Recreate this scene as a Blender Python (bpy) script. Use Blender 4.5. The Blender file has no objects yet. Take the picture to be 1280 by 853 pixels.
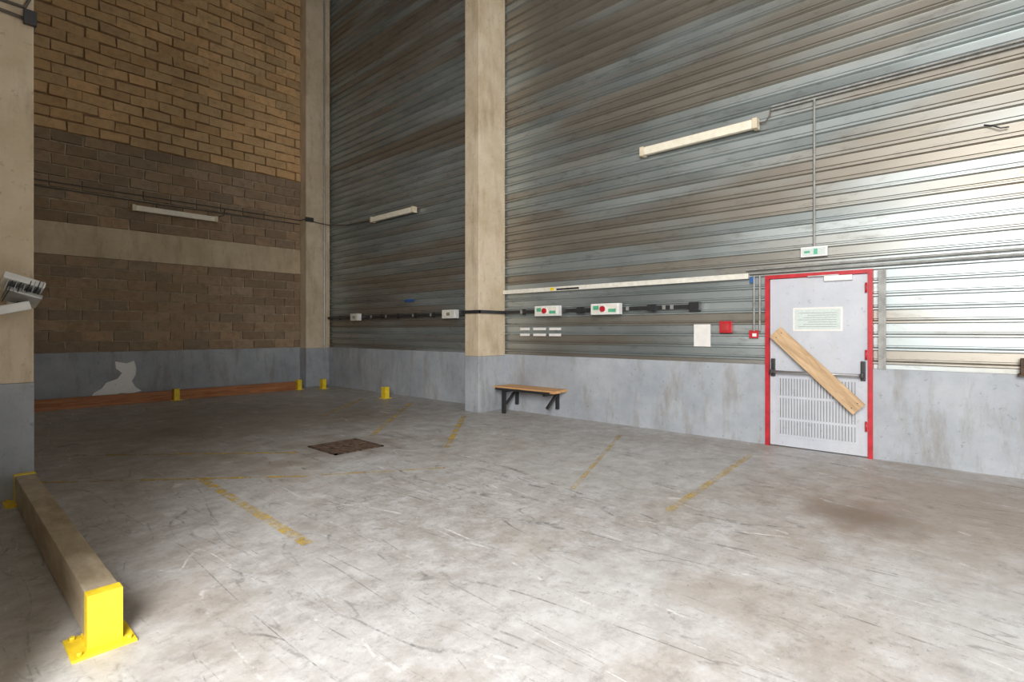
import bpy, bmesh, math, random
from mathutils import Vector, Matrix
random.seed(7)
scene = bpy.context.scene

# ---------------------------------------------------------------- node helpers
class M:
    def __init__(s, name):
        s.m = bpy.data.materials.new(name); s.m.use_nodes = True
        s.nt = s.m.node_tree; s.n = s.nt.nodes; s.l = s.nt.links
        s.b = s.n['Principled BSDF']
        s.tc = s.n.new('ShaderNodeTexCoord')
        s.out = s.n['Material Output']
    def set(s, sock, v):
        if hasattr(v, 'is_output') or hasattr(v, 'links'): s.l.new(v, sock)
        else: sock.default_value = v
    def mapping(s, scale=(1,1,1), loc=(0,0,0), rot=(0,0,0)):
        mp = s.n.new('ShaderNodeMapping'); mp.inputs['Scale'].default_value = scale
        mp.inputs['Location'].default_value = loc; mp.inputs['Rotation'].default_value = rot
        s.l.new(s.tc.outputs['Object'], mp.inputs['Vector']); return mp.outputs[0]
    def noise(s, vec, scale, detail=5, rough=.55, dist=0):
        t = s.n.new('ShaderNodeTexNoise'); s.l.new(vec, t.inputs['Vector'])
        t.inputs['Scale'].default_value = scale; t.inputs['Detail'].default_value = detail
        t.inputs['Roughness'].default_value = rough; t.inputs['Distortion'].default_value = dist
        return t.outputs['Fac']
    def ramp(s, fac, a, b, ca=0.0, cb=1.0):
        r = s.n.new('ShaderNodeMapRange'); s.l.new(fac, r.inputs[0])
        r.inputs[1].default_value = a; r.inputs[2].default_value = b
        r.inputs[3].default_value = ca; r.inputs[4].default_value = cb
        return r.outputs[0]
    def mix(s, f, a, b, mode='MIX'):
        x = s.n.new('ShaderNodeMix'); x.data_type = 'RGBA'; x.blend_type = mode
        s.set(x.inputs[0], f)
        s.set(x.inputs[6], a if not isinstance(a, tuple) else (*a, 1)[:4])
        s.set(x.inputs[7], b if not isinstance(b, tuple) else (*b, 1)[:4])
        return x.outputs[2]
    def math(s, op, a, b=0.0):
        x = s.n.new('ShaderNodeMath'); x.operation = op
        s.set(x.inputs[0], a); s.set(x.inputs[1], b); return x.outputs[0]
    def sep(s, vec=None):
        x = s.n.new('ShaderNodeSeparateXYZ'); s.l.new(vec or s.tc.outputs['Object'], x.inputs[0]); return x.outputs
    def comb(s, x, y, z):
        c = s.n.new('ShaderNodeCombineXYZ')
        for i, v in enumerate((x, y, z)): s.set(c.inputs[i], v)
        return c.outputs[0]
    def bump(s, h, strength=.3, dist=.01):
        b = s.n.new('ShaderNodeBump'); b.inputs['Strength'].default_value = strength
        b.inputs['Distance'].default_value = dist; s.l.new(h, b.inputs['Height'])
        s.l.new(b.outputs[0], s.b.inputs['Normal'])
    def fin(s, col, rough=.6, metal=0.0):
        s.set(s.b.inputs['Base Color'], col if not isinstance(col, tuple) else (*col, 1)[:4])
        s.set(s.b.inputs['Roughness'], rough); s.set(s.b.inputs['Metallic'], metal)
        return s.m

def simple(name, c, rough=.5, metal=0.0, var=.15, scale=12):
    m = M(name); f = m.noise(m.mapping(), scale, 4)
    dark = tuple(x*(1-var*2) for x in c); lite = tuple(min(1, x*(1+var)) for x in c)
    return m.fin(m.mix(m.ramp(f, .3, .7), dark, lite), rough, metal)

# ---- floor
def mk_floor():
    m = M('floor_concrete'); P = m.mapping()
    big = m.ramp(m.noise(P, .45, 5, .6, .3), .36, .66)
    col = m.mix(big, (.38,.355,.33), (.50,.49,.475))
    med = m.ramp(m.noise(P, 4.5, 9, .78), .42, .62)
    col = m.mix(m.math('MULTIPLY', med, .6), col, (.68,.68,.68))
    brown = m.ramp(m.noise(m.mapping(loc=(7,3,0)), .6, 7, .68, .2), .50, .70)
    col = m.mix(m.math('MULTIPLY', brown, .6), col, (.31,.235,.17))
    dirt = m.ramp(m.noise(m.mapping(loc=(1,13,0)), 7, 9, .8), .52, .66)
    col = m.mix(m.math('MULTIPLY', dirt, .5), col, (.20,.185,.17))
    def blob(cx, cy, r, amt, c, colr):
        v = m.n.new('ShaderNodeVectorMath'); v.operation = 'DISTANCE'
        m.l.new(m.tc.outputs['Object'], v.inputs[0]); v.inputs[1].default_value = (cx, cy, 0)
        d = m.math('ADD', v.outputs['Value'], m.math('MULTIPLY', m.math('SUBTRACT', m.noise(P, 3.5, 4), .5), r*1.2))
        return m.mix(m.math('MULTIPLY', m.ramp(d, r, r*.25), amt), c, colr)
    col = blob(4.85, .75, .50, .9, col, (.13,.10,.075))
    col = blob(3.45, 5.9, .8, .6, col, (.20,.14,.10))
    col = blob(5.6, .1, 1.9, .6, col, (.34,.245,.17))
    col = blob(3.4, 8.8, 3.6, .65, col, (.19,.155,.12))  # shade over the far-left floor, painted into the base colour
    # thin scuffs: contour lines of stretched noise broken up by a mask
    for k, (rot, sc, wd, amt) in enumerate(((.2, .8, .0024, .75), (1.0, 1.2, .003, .7), (1.75, 1.0, .0026, .75), (2.4, 1.9, .0042, .65), (.65, 2.8, .006, .55), (2.9, .7, .002, .8), (1.35, 3.6, .007, .5))):
        n = m.noise(m.mapping((1, .15, 1), (k*5.1, k*3.3, 0), (0,0,rot)), sc, 2, .45, .3)
        e = m.math('ABSOLUTE', m.math('SUBTRACT', n, .5))
        msk = m.ramp(m.noise(m.mapping(loc=(k*9,1,0)), 2.5, 6, .85), .48, .60)
        col = m.mix(m.math('MULTIPLY', m.ramp(e, wd, wd*.3), m.math('MULTIPLY', msk, amt)), col, (.15,.14,.135))
    # pale scrapes
    for k, (rot, sc, wd) in enumerate(((.5, .9, .004), (2.1, 1.3, .005))):
        n = m.noise(m.mapping((1, .2, 1), (k*4.1+20, k*7.3, 0), (0,0,rot)), sc, 2, .45, .3)
        e = m.math('ABSOLUTE', m.math('SUBTRACT', n, .5))
        msk = m.ramp(m.noise(m.mapping(loc=(k*9,31,0)), 2.5, 6, .85), .50, .62)
        col = m.mix(m.math('MULTIPLY', m.ramp(e, wd, wd*.3), m.math('MULTIPLY', msk, .6)), col, (.85,.84,.82))
    speck = m.ramp(m.noise(P, 30, 4, .8), .58, .66)
    spm = m.ramp(m.noise(m.mapping(loc=(2,9,0)), 1.3, 5, .7), .45, .58)
    col = m.mix(m.math('MULTIPLY', m.math('MULTIPLY', speck, spm), .6), col, (.16,.15,.14))
    m.bump(m.noise(P, 25, 5, .7), .15, .01)
    return m.fin(col, m.ramp(m.noise(P, 1.5, 5), .3, .7, .36, .6))
FLOOR = mk_floor()

PITCH = .15
def mk_clad():
    m = M('galvanised_cladding')
    x, y, z = m.sep()[:3]
    row = m.math('FLOOR', m.math('DIVIDE', z, PITCH))
    v1 = m.comb(m.math('MULTIPLY', row, .83), m.math('MULTIPLY', y, .16), 0.0)
    v2 = m.comb(m.math('MULTIPLY', row, 1.91), m.math('MULTIPLY', y, .4), 4.0)
    s1 = m.noise(v1, 1.0, 2, .5)
    s2 = m.noise(v2, 1.0, 3, .5)
    zone = m.noise(m.mapping((1,.12,.5), (0,2,0)), 1.2, 2, .5)
    s3 = m.noise(m.mapping((1,.5,1.6)), 6, 7, .75)
    col = m.mix(m.ramp(s2, .35, .65), (.33,.37,.37), (.49,.53,.525))
    br = m.ramp(m.math('ADD', m.math('MULTIPLY', s1, .62), m.math('MULTIPLY', zone, .5)), .53, .61)
    col = m.mix(m.math('MULTIPLY', br, .65), col, (.30,.235,.165))
    col = m.mix(m.math('MULTIPLY', m.ramp(s3, .54, .70), .5), col, (.16,.14,.115))
    m.bump(m.noise(m.mapping((1,.5,1)), 1.8, 2), .08, .03)
    return m.fin(col, m.ramp(s2, .3, .7, .38, .50), .70)
CLAD = mk_clad()

def mk_paint(name, c1, c2, stain, streak=True, st=.6):
    m = M(name)
    a = m.noise(m.mapping(), 1.6, 6, .65)
    b = m.noise(m.mapping((1,1,.25) if streak else (1,1,1)), 5, 7, .7)
    col = m.mix(m.ramp(a, .35, .65), c1, c2)
    col = m.mix(m.math('MULTIPLY', m.ramp(b, .50, .70), st), col, stain)
    spots = m.ramp(m.noise(m.mapping(), 16, 4, .7), .62, .68)
    col = m.mix(m.math('MULTIPLY', spots, .45), col, tuple(x*.5 for x in c1))
    m.bump(m.noise(m.mapping(), 30, 5, .7), .25, .01)
    return m.fin(col, .65)
BLUE = mk_paint('grey_blue_wall_paint', (.31,.335,.37), (.43,.455,.485), (.27,.255,.235), True, .85)
BEIGE = mk_paint('raw_concrete', (.56,.45,.30), (.71,.60,.45), (.35,.25,.155))
BEAMC = mk_paint('aged_concrete_beam', (.50,.39,.25), (.64,.52,.36), (.28,.20,.12))
PATCH = mk_paint('bare_plaster', (.92,.92,.90), (.97,.97,.95), (.88,.88,.85), False)

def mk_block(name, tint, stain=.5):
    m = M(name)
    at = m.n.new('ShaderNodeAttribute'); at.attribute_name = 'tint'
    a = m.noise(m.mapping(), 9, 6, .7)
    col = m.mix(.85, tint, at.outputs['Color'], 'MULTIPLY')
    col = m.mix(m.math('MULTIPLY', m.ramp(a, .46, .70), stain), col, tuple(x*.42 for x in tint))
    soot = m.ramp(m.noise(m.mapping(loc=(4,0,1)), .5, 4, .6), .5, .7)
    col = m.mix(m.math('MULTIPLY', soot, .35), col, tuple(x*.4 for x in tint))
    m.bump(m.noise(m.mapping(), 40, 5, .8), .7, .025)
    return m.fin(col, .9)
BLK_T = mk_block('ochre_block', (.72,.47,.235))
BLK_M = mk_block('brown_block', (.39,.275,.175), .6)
MORTAR = simple('mortar', (.30,.19,.10), .95, 0, .2, 8)
MORTAR2 = simple('pale_mortar', (.50,.40,.28), .95, 0, .2, 8)
CEIL = simple('ceiling_panel', (.30,.30,.30), .8)
WHITE = simple('white_plastic', (.80,.80,.77), .4, 0, .05)
OLDW = simple('aged_white_enamel', (.76,.66,.48), .45, 0, .1)
DIFF = simple('diffuser_plastic', (.92,.86,.70), .3, 0, .05)
BLACK = simple('black_metal', (.03,.03,.032), .4, 0, .1)
RED = simple('red_paint', (.52,.02,.03), .4, 0, .12)
GREEN = simple('green_label', (.10,.42,.25), .5, 0, .1)
YEL = simple('yellow_paint', (.88,.64,.03), .5, 0, .1, 20)
GALV = simple('galvanised_conduit', (.50,.50,.48), .4, .6, .1)
JAMB = simple('grey_jamb', (.34,.34,.32), .6, .2, .15)
CREAM = simple('cream_trunking', (.78,.75,.66), .5, 0, .08)
DOORM = mk_paint('door_grey_paint', (.50,.52,.57), (.58,.60,.64), (.44,.44,.45), True, .4)
SLOT = simple('slot_dark', (.22,.22,.22), .8)
STEEL = simple('brushed_steel', (.60,.60,.60), .3, .8, .05)
PAPER = simple('paper', (.78,.76,.72), .7, 0, .04)
PAPERG = simple('printed_notice', (.60,.67,.64), .6, 0, .06, 60)
RUST = simple('rusted_iron', (.12,.075,.05), .85, .2, .35, 14)
BLUEP = simple('blue_plastic', (.03,.12,.35), .5)
CABLE = simple('cable_grey', (.13,.11,.09), .6)

def mk_wood(name, c1, c2, sc):
    m = M(name); f = m.noise(m.mapping(sc), 3, 8, .6, .6)
    col = m.mix(m.ramp(f, .35, .65), c1, c2)
    m.bump(f, .2, .005)
    return m.fin(col, .6)
TIMB = mk_wood('timber_red_brown', (.28,.10,.035), (.50,.21,.08), (.7,8,8))
PLANK = mk_wood('plank_wood', (.42,.27,.14), (.62,.43,.25), (6,1.2,9))
BENCHW = mk_wood('bench_wood', (.52,.27,.10), (.72,.42,.19), (8,.8,8))

def mk_rail():
    m = M('guard_rail_worn'); f = m.noise(m.mapping((1,.4,1)), 6, 8, .7)
    col = m.mix(m.ramp(f, .4, .62), (.34,.27,.18), (.54,.46,.34))
    m.bump(f, .2, .005); return m.fin(col, .5, .1)
RAILM = mk_rail()

def mk_line(name, lo, hi, top):
    m = M(name)
    f = m.noise(m.mapping(), 4, 7, .8)
    a = m.ramp(f, lo, hi, .05, top)
    m.fin(m.mix(m.ramp(m.noise(m.mapping(), 20), .3, .7), (.62,.40,.04), (.80,.55,.08)), .6)
    m.l.new(a, m.b.inputs['Alpha']); return m.m
LINE = mk_line('worn_yellow_line', .44, .60, .8)
LINEF = mk_line('faded_yellow_line', .42, .64, .6)

# ---------------------------------------------------------------- mesh builder
class B:
    def __init__(s, name):
        s.name = name; s.bm = bmesh.new(); s.mats = []
    def mi(s, mat):
        if mat not in s.mats: s.mats.append(mat)
        return s.mats.index(mat)
    def box(s, lo, hi, mat, rot=None, bev=0):
        lo = Vector(lo); hi = Vector(hi); c = (lo+hi)/2; d = hi-lo
        r = bmesh.ops.create_cube(s.bm, size=1)
        vs = r['verts']
        mt = Matrix.Translation(c) @ (rot.to_4x4() if rot else Matrix.Identity(4)) @ Matrix.Diagonal((*d, 1))
        bmesh.ops.transform(s.bm, matrix=mt, verts=vs)
        fs = list({f for v in vs for f in v.link_faces}); i = s.mi(mat)
        for f in fs: f.material_index = i
        if bev:
            es = list({e for f in fs for e in f.edges})
            r = bmesh.ops.bevel(s.bm, geom=es, offset=bev, segments=2, affect='EDGES', profile=.7)
            for f in r['faces']: f.material_index = i
        return s
    def cyl(s, a, b, r, mat, seg=16, r2=None):
        a = Vector(a); b = Vector(b); d = b-a
        q = bmesh.ops.create_cone(s.bm, cap_ends=True, segments=seg, radius1=r, radius2=r if r2 is None else r2, depth=d.length)
        mt = Matrix.Translation((a+b)/2) @ d.to_track_quat('Z','Y').to_matrix().to_4x4()
        bmesh.ops.transform(s.bm, matrix=mt, verts=q['verts'])
        i = s.mi(mat)
        for f in {f for v in q['verts'] for f in v.link_faces}:
            f.material_index = i; f.smooth = len(f.verts) == 4
        return s
    def poly(s, pts, mat, extrude=None):
        vs = [s.bm.verts.new(p) for p in pts]; f = s.bm.faces.new(vs); i = s.mi(mat); f.material_index = i
        if extrude:
            r = bmesh.ops.extrude_face_region(s.bm, geom=[f])
            nv = [g for g in r['geom'] if isinstance(g, bmesh.types.BMVert)]
            bmesh.ops.translate(s.bm, verts=nv, vec=extrude)
            for g in r['geom']:
                if isinstance(g, bmesh.types.BMFace): g.material_index = i
            for v in nv:
                for ff in v.link_faces: ff.material_index = i
        return s
    def done(s):
        bmesh.ops.recalc_face_normals(s.bm, faces=s.bm.faces)
        me = bpy.data.meshes.new(s.name); s.bm.to_mesh(me); s.bm.free()
        for m in s.mats: me.materials.append(m)
        o = bpy.data.objects.new(s.name, me); scene.collection.objects.link(o); return o

def tube(name, paths, r, mat):
    cu = bpy.data.curves.new(name, 'CURVE'); cu.dimensions = '3D'; cu.bevel_depth = r; cu.bevel_resolution = 3; cu.use_fill_caps = True
    for pts in paths:
        sp = cu.splines.new('POLY'); sp.points.add(len(pts)-1)
        for i, p in enumerate(pts): sp.points[i].co = (*p, 1)
    cu.materials.append(mat)
    o = bpy.data.objects.new(name, cu); scene.collection.objects.link(o); return o

WX = 7.05; WY = 13.2; H = 11.0; YB = -7.0
DY0, DY1, DH = .98, 2.10, 2.11

# ---------------------------------------------------------------- room shell
B('floor').box((-6, YB, -.2), (7.6, 13.6, 0), FLOOR).done()
B('ceiling').box((-.25, YB, H), (7.6, 13.6, H+.2), CEIL).done()

b = B('wall_right')
b.box((WX, YB, 0), (WX+.25, DY0, 1.0), BLUE).box((WX, DY1, 0), (WX+.25, WY+.1, 1.0), BLUE)
b.box((WX+.12, YB, 1.0), (WX+.25, WY+.1, H), CLAD)
b.box((WX+.1, DY0, 0), (WX+.25, DY1, 1.0), BLUE)
pitch = PITCH
def clad(y0, y1, z0, z1):
    i = b.mi(CLAD)
    k = math.floor(z0/pitch)
    zz = k*pitch
    pr = []
    while zz < z1+pitch:
        for dz, dx in ((0, .054), (.010, .008), (.026, .008), (.036, .054), (.044, .070), (.056, .070), (.062,.054)):
            pr.append((zz+dz, WX+dx))
        zz += pitch
    pr = [p for p in pr if z0 <= p[0] <= z1]
    pr = [(z0, WX+.054)] + pr + [(z1, WX+.054)]
    va = [(b.bm.verts.new((x, y0, z)), b.bm.verts.new((x, y1, z))) for z, x in pr]
    for p, q in zip(va, va[1:]):
        f = b.bm.faces.new((p[0], p[1], q[1], q[0])); f.material_index = i
clad(YB, DY0, 1.0, DH); clad(DY1, WY+.05, 1.0, DH); clad(YB, WY+.05, DH, H)
b.done()

# block wall (far side)
b = B('wall_back')
b.box((-1.2, WY-.02, 0), (7.3, WY+.3, 1.0), BLUE)
b.box((-1.2, WY-.03, 2.88), (7.3, WY+.3, 3.5), BEAMC)
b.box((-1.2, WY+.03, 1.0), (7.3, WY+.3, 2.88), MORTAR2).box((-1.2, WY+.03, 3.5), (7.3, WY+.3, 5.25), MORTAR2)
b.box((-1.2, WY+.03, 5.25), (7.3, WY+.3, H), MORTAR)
tl = b.bm.loops.layers.float_color.new('tint')
def courses(z0, z1, n, mat, dep, jit, dark, gap):
    ph = (z1-z0)/n; bl = .50; i = b.mi(mat)
    for r in range(n):
        x = -1.2 - (bl/2 if r % 2 else 0) + random.uniform(-.03,.03)
        while x < 7.1:
            L = bl-gap+random.uniform(-.012,.012)
            off = random.uniform(0, dep)
            za = z0+r*ph+gap*.4+random.uniform(0, gap*.3); zb = z0+(r+1)*ph-gap*.4-random.uniform(0, gap*.3)
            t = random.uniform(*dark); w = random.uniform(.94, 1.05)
            q = bmesh.ops.create_cube(b.bm, size=1); vs = q['verts']
            cx = x+L/2; rot = Matrix.Rotation(random.uniform(-jit, jit*.3), 4, 'X') @ Matrix.Rotation(random.uniform(-jit, jit), 4, 'Z') @ Matrix.Rotation(random.uniform(-jit,jit)*.3, 4, 'Y')
            for v in vs:
                v.co.x += random.uniform(-.02,.02); v.co.z += random.uniform(-.05,.05)*(jit/.05)
            mt = Matrix.Translation((cx, WY+.05-off, (za+zb)/2)) @ rot @ Matrix.Diagonal((L, .1, zb-za, 1))
            bmesh.ops.transform(b.bm, matrix=mt, verts=vs)
            for f in {f for v in vs for f in v.link_faces}:
                f.material_index = i
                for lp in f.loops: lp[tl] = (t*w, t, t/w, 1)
            x += bl
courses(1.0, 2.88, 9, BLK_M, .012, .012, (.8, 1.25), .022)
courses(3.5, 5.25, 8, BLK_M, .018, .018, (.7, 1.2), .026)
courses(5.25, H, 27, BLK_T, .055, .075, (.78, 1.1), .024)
b.done()

B('wall_left').box((-.25, 2.55, 0), (.1, WY-.02, H), BEIGE).box((-.25, -7, 5.5), (.1, 2.55, H), BEIGE).done()

# bare plaster patch
pts = [(143,452),(158,455),(168,452),(171,462),(170,470),(165,478),(170,486),(178,491),(165,494),(150,492),(135,496),(112,496),(116,490),(126,485),(132,478),(146,474),(152,467),(144,461)]
b = B('plaster_patch')
b.poly([(2.55+(x-143)/78, WY-.021, 1.42-(y-414)*.0162) for x, y in pts], PATCH, (0,-.004,0)); b.done()

# columns
def column(x0, x1, y0, y1):
    b = B('concrete_column')
    b.box((x0, y0, .98), (x1, y1, H), BEIGE, bev=.012)
    b.box((x0-.002, y0-.002, 0), (x1+(.002 if x1 < 2 else 0), y1+.002, .98), BLUE, bev=.012)
    return b.done()
column(6.40, WX+.02, 6.58, 6.93)
column(6.42, WX+.02, 12.85, 13.17)
column(.102, .61, 6.08, 6.5)

# ---------------------------------------------------------------- door
b = B('door_1')
X = WX
b.box((X-.03, DY0, 0), (X+.1, DY0+.045, DH), RED).box((X-.03, DY1-.045, 0), (X+.1, DY1, DH), RED)
b.box((X-.03, DY0+.045, DH-.045), (X+.1, DY1-.045, DH), RED)
b.box((X, DY0+.05, .012), (X+.05, DY1-.05, DH-.05), DOORM, bev=.004)
b.box((X-.008, DY0+.13, .13), (X, DY1-.13, .88), DOORM, bev=.003)
n = 26
for i in range(n):
    y = DY0+.17+(DY1-DY0-.34)*i/(n-1)
    for z0, z1 in ((.16,.33),(.36,.60),(.63,.84)):
        b.box((X-.0115, y-.005, z0), (X-.008, y+.005, z1), SLOT)
        b.box((X-.020, y+.002, z0), (X-.008, y+.013, z1), DOORM)
yb0, yb1 = DY0+.09, DY1-.09
for y in (yb0, yb1):
    b.box((X-.03, y-.024, .86), (X, y+.024, 1.08), BLACK, bev=.008)
    b.box((X-.13, y-.016, .90), (X-.02, y+.016, .95), BLACK, bev=.008)
b.cyl((X-.11, yb0, .925), (X-.11, yb1, .925), .016, STEEL)
b.box((X-.055, 1.17, 2.0), (X, 1.45, 2.06), WHITE, bev=.006)
b.box((X-.06, 1.3, 2.06), (X-.03, 1.62, 2.072), GALV)
for z in (.3, 1.1, 1.85): b.cyl((X-.035, DY0+.06, z), (X-.035, DY0+.06, z+.11), .011, RED)
b.done()
b = B('door_notice'); b.box((X-.004, 1.27, 1.42), (X-.0005, 1.79, 1.70), PAPER)
b.box((X-.006, 1.29, 1.44), (X-.004, 1.77, 1.68), PAPERG)
for i in range(7): b.box((X-.0065, 1.33, 1.47+i*.027), (X-.006, 1.73-.05*(i%3), 1.474+i*.027), SLOT)
b.done()
b = B('wooden_plank')
b.box((-.011, -.61, -.085), (.011, .61, .085), PLANK, bev=.003)
for y in (-.55, .55):
    for z in (-.04, .04): b.cyl((-.013, y, z), (-.010, y, z), .006, BLACK, 8)
o = b.done()
o.rotation_euler = (math.radians(45), 0, 0); o.location = (X-.142, 1.52, .98)
B('trim_1').box((X-.015, .87, 1.0), (X+.05, .93, 2.1), JAMB).box((X-.02, .86, 1.0), (X-.012, .88, 2.1), JAMB).done()

# ---------------------------------------------------------------- light fittings
def fixture(along, c):
    b = B('fluorescent_batten_light'); L = .80
    b.box((-L, -.05, -.045), (L, 0.0, .06), OLDW, bev=.008)
    b.box((-L-.01, -.125, -.065), (-L+.05, -.0, .065), OLDW, bev=.01).box((L-.05, -.125, -.065), (L+.01, 0, .065), OLDW, bev=.01)
    b.box((-L+.05, -.12, -.06), (L-.05, -.05, .055), DIFF, bev=.022)
    for x in (-.5, .5): b.box((x-.02, 0, -.02), (x+.02, .012, .02), GALV)
    o = b.done(); o.location = c
    if along == 'Y': o.rotation_euler = (0, 0, -math.pi/2)
    return o
fixture('Y', (WX, 2.98, 4.02))
fixture('Y', (WX, 9.95, 4.02))
fixture('X', (3.62, WY-.045, 3.96))

# ---------------------------------------------------------------- busbar rail
b = B('busbar_rail'); zr = 1.755
def seg(lo, hi): b.box(lo, hi, BLACK)
seg((X-.05, 2.94, zr-.028), (X-.01, 6.575, zr+.028))
seg((6.36, 6.53, zr-.028), (X-.01, 6.57, zr+.028))
seg((6.355, 6.53, zr-.028), (6.392, 6.98, zr+.028))
seg((6.355, 6.94, zr-.028), (X-.01, 6.98, zr+.028))
seg((X-.05, 6.94, zr-.028), (X-.01, 12.84, zr+.028))
y = 3.0
while y < 12.7:
    if not 6.4 < y < 7.05:
        b.box((X-.02, y-.03, zr-.05), (X+.010, y+.03, zr+.05), BLACK)
        if int(y*10) % 3 == 0: b.box((X-.08, y-.07, zr-.045), (X-.05, y+.07, zr+.045), BLACK, bev=.005)
    y += .62
b.box((X-.09, 2.92, zr-.06), (X-.01, 3.06, zr+.06), BLACK, bev=.005)
for yy in (3.3, 3.42, 4.0, 6.1, 7.4, 8.6, 9.2, 10.2, 10.8): b.box((X-.053, yy, zr-.029), (X-.05, yy+.05, zr+.029), GALV)
b.done()
def isolator(y, L=.25, red=True):
    b = B('isolator_switch_box')
    b.box((X-.15, y-L, zr-.085), (X-.0505, y+L, zr+.085), WHITE, bev=.01)
    b.box((X-.158, y-L+.03, zr-.065), (X-.15, y+L-.03, zr+.065), CREAM, bev=.003)
    if red:
        b.cyl((X-.155, y+.02, zr), (X-.17, y+.02, zr), .058, WHITE, 24)
        b.cyl((X-.165, y+.02, zr), (X-.195, y+.02, zr), .044, RED, 24)
        b.box((X-.161, y-.20, zr-.05), (X-.157, y-.07, zr+.0), GREEN)
        b.box((X-.161, y+.10, zr-.01), (X-.157, y+.2, zr+.05), GREEN)
    else:
        b.box((X-.164, y-.05, zr-.03), (X-.157, y+.05, zr+.03), GALV)
    b.done()
isolator(5.49); isolator(4.36); isolator(7.95, .2, False); isolator(11.4, .17, False)

# trunking + conduits
b = B('cable_trunking'); b.box((X-.05, 2.3, 2.085), (X+.010, 6.57, 2.155), CREAM, bev=.004)
b.box((X-.054, 4.9, 2.095), (X-.05, 5.35, 2.125), BLACK).box((X-.055, 5.4, 2.095), (X-.05, 5.48, 2.145), YEL).done()
tube('conduit', [[(X-.012, 2.33, 2.15), (X-.012, YB+.05, 2.17)], [(X-.012, 2.33, 2.20), (X-.012, YB+.05, 2.23)],
                 [(X-.006, 2.03, 4.17), (X-.006, YB+.05, 4.17)], [(X-.006, 2.03, 4.21), (X-.006, YB+.05, 4.22)], [(X-.006, 1.56, 4.17), (X-.006, 1.56, 2.42)],
                 [(X-.006, 2.24, 2.12), (X-.006, 2.24, 1.42)], [(X-.01, 2.17, 2.12), (X-.01, 2.17, 1.42)]], .013, JAMB)
tube('lamp_cable', [[(X-.02, 2.2, 4.05), (X-.02, 2.1, 4.03), (X-.02, 2.05, 4.1), (X-.01, 2.04, 4.17)]], .010, CABLE)
tube('loose_wire', [[(X+.005, .06, 3.47), (X-.02, .0, 3.44), (X-.03, -.06, 3.40), (X-.01, -.12, 3.40)]], .007, BLACK)
tube('wall_cable', [[(.1, WY-.045, 4.24), (6.4, WY-.045, 4.26)], [(.1, WY-.045, 4.14), (3.2, WY-.045, 4.12), (6.4, WY-.045, 4.16)],
                    [(4.4, WY-.04, 4.0), (4.6, WY-.04, 4.1), (4.62, WY-.04, 4.24)],
                    [(6.4, WY-.045, 4.25), (6.405, 12.84, 4.25), (6.7, 12.83, 4.2), (7.03, 12.8, 4.18), (7.02, 11.9, 4.06), (7.02, 11.3, 4.05), (7.02, 10.74, 4.04)]], .013, CABLE)
tube('conduit', [[(6.9, 12.83, .95), (6.9, 12.83, H-.02)]], .022, GALV)
b = B('cable_clamp')
b.box((6.395, 12.80, 4.19), (6.6, 12.848, 4.3), BLACK, bev=.006).done()

b = B('exit_sign'); b.box((X-.03, 1.42, 2.30), (X+.010, 1.70, 2.42), WHITE, bev=.006).box((X-.034, 1.44, 2.315), (X-.03, 1.68, 2.40), PAPERG)
b.box((X-.036, 1.52, 2.325), (X-.034, 1.56, 2.39), GREEN).box((X-.036, 1.60, 2.345), (X-.034, 1.66, 2.37), GREEN).done()
CG = simple('call_glass',(.50,.06,.06),.2)
b = B('fire_call_point'); b.box((X-.03, 2.51, 1.395), (X+.010, 2.67, 1.55), RED, bev=.008)
b.box((X-.034, 2.545, 1.43), (X-.03, 2.635, 1.515), CG).done()
b = B('fire_sign'); b.box((X-.005, 2.19, 1.33), (X+.010, 2.30, 1.43), RED).box((X-.008, 2.21, 1.35), (X-.005, 2.26, 1.39), WHITE).done()
B('notice_paper').box((X+.003, 2.80, 1.21), (X+.008, 3.03, 1.51), PAPER).done()
b = B('wall_sticker')
for (y0, y1) in ((5.98,6.2),(5.62,5.9),(5.3,5.55)):
    for z in (1.355, 1.455): b.box((X+.003, y0, z-.022), (X+.008, y1, z+.022), PAPER)
b.done()
B('blue_label').box((X+.003, 9.25, 2.06), (X+.008, 9.6, 2.11), BLUEP).done()
B('blue_cable_hook').box((X-.02, 2.24, 2.03), (X+.008, 2.29, 2.11), BLUEP, bev=.006).done()
b = B('wall_bracket'); b.box((X-.1, -.30, 1.0), (X, -.2, 1.16), RUST, bev=.005).box((X-.12, -.3, .99), (X, -.18, 1.01), RUST).done()

# ---------------------------------------------------------------- bench
b = B('wall_bench')
b.box((6.63, 5.12, .42), (6.82, 6.44, .465), BENCHW, bev=.006).box((6.85, 5.16, .42), (7.04, 6.44, .465), BENCHW, bev=.006)
for y in (5.35, 6.25):
    b.box((6.66, y-.025, .365), (7.05, y+.025, .42), BLACK)
    b.box((7.0, y-.025, .12), (7.05, y+.025, .42), BLACK)
    rot = Matrix.Rotation(math.radians(-40), 3, 'Y')
    b.box((6.70, y-.02, .255), (7.06, y+.02, .29), BLACK, rot)
b.box((6.66, 6.22, 0), (6.71, 6.28, .37), BLACK)
b.box((6.62, 5.2, .40), (6.635, 6.4, .44), BLACK)
b.done()

# ---------------------------------------------------------------- guard rails
b = B('guard_rail')
b.box((.475, 3.03, .03), (.60, 5.88, .24), RAILM, bev=.008)
for y0, y1, py in ((2.96, 3.03, 3.01), (5.88, 5.95, 5.94)):
    b.box((.472, y0, .0), (.603, y1, .245), YEL, bev=.004)
b.box((.472, 3.03, 0), (.603, 3.10, .03), YEL).box((.41, 2.90, 0), (.645, 3.13, .012), YEL, bev=.003)
b.box((.41, 5.82, 0), (.645, 6.05, .012), YEL, bev=.003)
for y in (2.93, 3.10, 5.85, 6.02):
    for x in (.44, .62): b.cyl((x, y, .01), (x, y, .028), .011, YEL, 6)
b.done()

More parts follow.
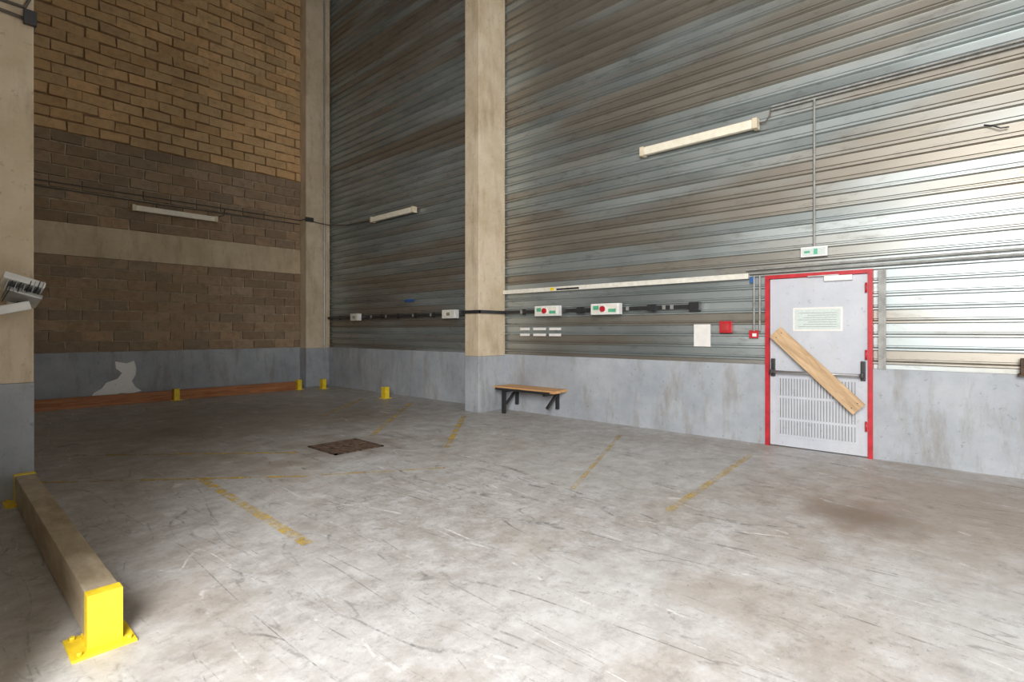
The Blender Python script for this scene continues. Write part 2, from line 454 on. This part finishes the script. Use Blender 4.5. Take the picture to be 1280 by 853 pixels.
b = B('timber_guard_beam')
b.box((.15, 12.43, 0), (3.36, 12.53, .2), TIMB, bev=.006).box((3.48, 12.43, 0), (5.96, 12.53, .2), TIMB, bev=.006).done()
def bracket(x, y):
    b = B('floor_bracket')
    b.box((x-.1, y-.1, 0), (x+.1, y+.1, .01), YEL, bev=.002)
    b.box((x-.05, y-.07, .01), (x-.038, y+.07, .24), YEL, bev=.002)
    b.box((x+.038, y-.07, .01), (x+.05, y+.07, .24), YEL, bev=.002)
    b.box((x-.05, y-.075, .01), (x+.05, y-.063, .24), YEL, bev=.002)
    for sx in (-.08,.08): b.cyl((x+sx, y-.08, .01), (x+sx, y-.08, .02), .01, GALV, 6)
    b.done()
bracket(3.42, 12.42); bracket(6.03, 12.45); bracket(6.53, 12.2); bracket(6.49, 9.5)

# drain grate
b = B('drain_grate')
x0, x1, y0, y1 = 3.12, 3.77, 5.55, 6.2
b.box((x0, y0, 0), (x1, y0+.035, .012), RUST).box((x0, y1-.035, 0), (x1, y1, .012), RUST)
b.box((x0, y0, 0), (x0+.035, y1, .012), RUST).box((x1-.035, y0, 0), (x1, y1, .012), RUST)
b.box((x0, y0, 0), (x1, y1, .002), simple('drain_dark', (.05,.035,.025), .9))
n = 13
for i in range(1, n): 
    y = y0+(y1-y0)*i/n; b.box((x0, y-.009, .002), (x1, y+.009, .010), RUST)
for i in range(1, 4):
    x = x0+(x1-x0)*i/4; b.box((x-.012, y0, .002), (x+.012, y1, .011), RUST)
b.done()

# floor markings
def mark(p, q, w=.08, mat=None):
    p = Vector((*p, .002)); q = Vector((*q, .002)); d = (q-p).normalized(); n = Vector((-d.y, d.x, 0))*w/2
    B('floor_marking').poly([p-n, q-n, q+n, p+n], mat or LINE).done()
mark((1.76,5.58),(1.70,3.38)); mark((.68,6.62),(2.5,4.95),.06); mark((1.10,7.77),(2.9,6.0),.06)
mark((4.24,4.92),(6.03,6.55)); mark((4.04,6.23),(6.48,8.57)); mark((4.45,8.29),(6.19,9.84))
mark((3.91,1.89),(6.38,2.05),.07,LINEF); mark((3.88,2.79),(6.3,3.74),.05,LINEF); mark((2.6,4.9),(3.6,4.2),.05,LINEF)

# floodlight on left column
b = B('floodlight')
b.box((.44, 6.04, 1.62), (.60, 6.079, 1.84), WHITE, bev=.005)
b.box((.48, 5.80, 1.74), (.52, 6.05, 1.78), GALV)
r1 = Matrix.Rotation(math.radians(18), 3, 'Y') @ Matrix.Rotation(math.radians(-25), 3, 'X')
b.box((.38, 5.72, 1.76), (.64, 5.92, 1.82), WHITE, r1, bev=.015)
b.box((.40, 5.70, 1.67), (.62, 5.88, 1.71), GALV, r1, bev=.012)
for i in range(9):
    x = .395+i*.027; b.box((x, 5.70, 1.69), (x+.006, 5.9, 1.79), BLACK if i % 2 else GALV, r1)
b.box((.36, 5.74, 1.57), (.56, 5.92, 1.64), WHITE, Matrix.Rotation(math.radians(-15), 3, 'Y'), bev=.015)
b.cyl((.5, 5.84, 1.6), (.5, 5.84, 1.8), .02, BLACK)
b.done()
tube('column_conduit', [[(.1,6.065,4.10),(.61,6.065,4.06),(.62,6.3,4.06)],[(.1,6.065,4.16),(.55,6.065,4.16),(.60,6.05,4.3),(.60,6.065,4.8)]], .014, CABLE)
B('conduit_clamp').box((.54, 6.03, 4.02), (.625, 6.079, 4.14), BLACK, bev=.006).done()

# ---------------------------------------------------------------- lighting
w = bpy.data.worlds.new('World'); scene.world = w; w.use_nodes = True
bg = w.node_tree.nodes['Background']; bg.inputs[0].default_value = (1,.985,.96,1); bg.inputs[1].default_value = 1.08
def area(name, loc, tgt, sx, sy, e, col):
    l = bpy.data.lights.new(name, 'AREA'); l.shape = 'RECTANGLE'; l.size = sx; l.size_y = sy; l.energy = e; l.color = col
    o = bpy.data.objects.new(name, l); scene.collection.objects.link(o); o.location = loc
    o.rotation_euler = (Vector(tgt)-Vector(loc)).to_track_quat('-Z','Y').to_euler(); return o
area('doorway_daylight', (-2.2, -1.1, 3.3), (4, 3.2, 0.8), 2.4, 3, 900, (1,.99,.98))

# ---------------------------------------------------------------- camera
cam = bpy.data.cameras.new('camera'); co = bpy.data.objects.new('camera', cam); scene.collection.objects.link(co)
cam.sensor_width = 36; cam.lens = 36*662/1280; cam.shift_y = -12.5/1280; cam.clip_start = .05
co.location = (0, 0, 1.42); co.rotation_euler = (math.pi/2, 0, -math.radians(47.8))
scene.camera = co
scene.view_settings.view_transform = 'Standard'
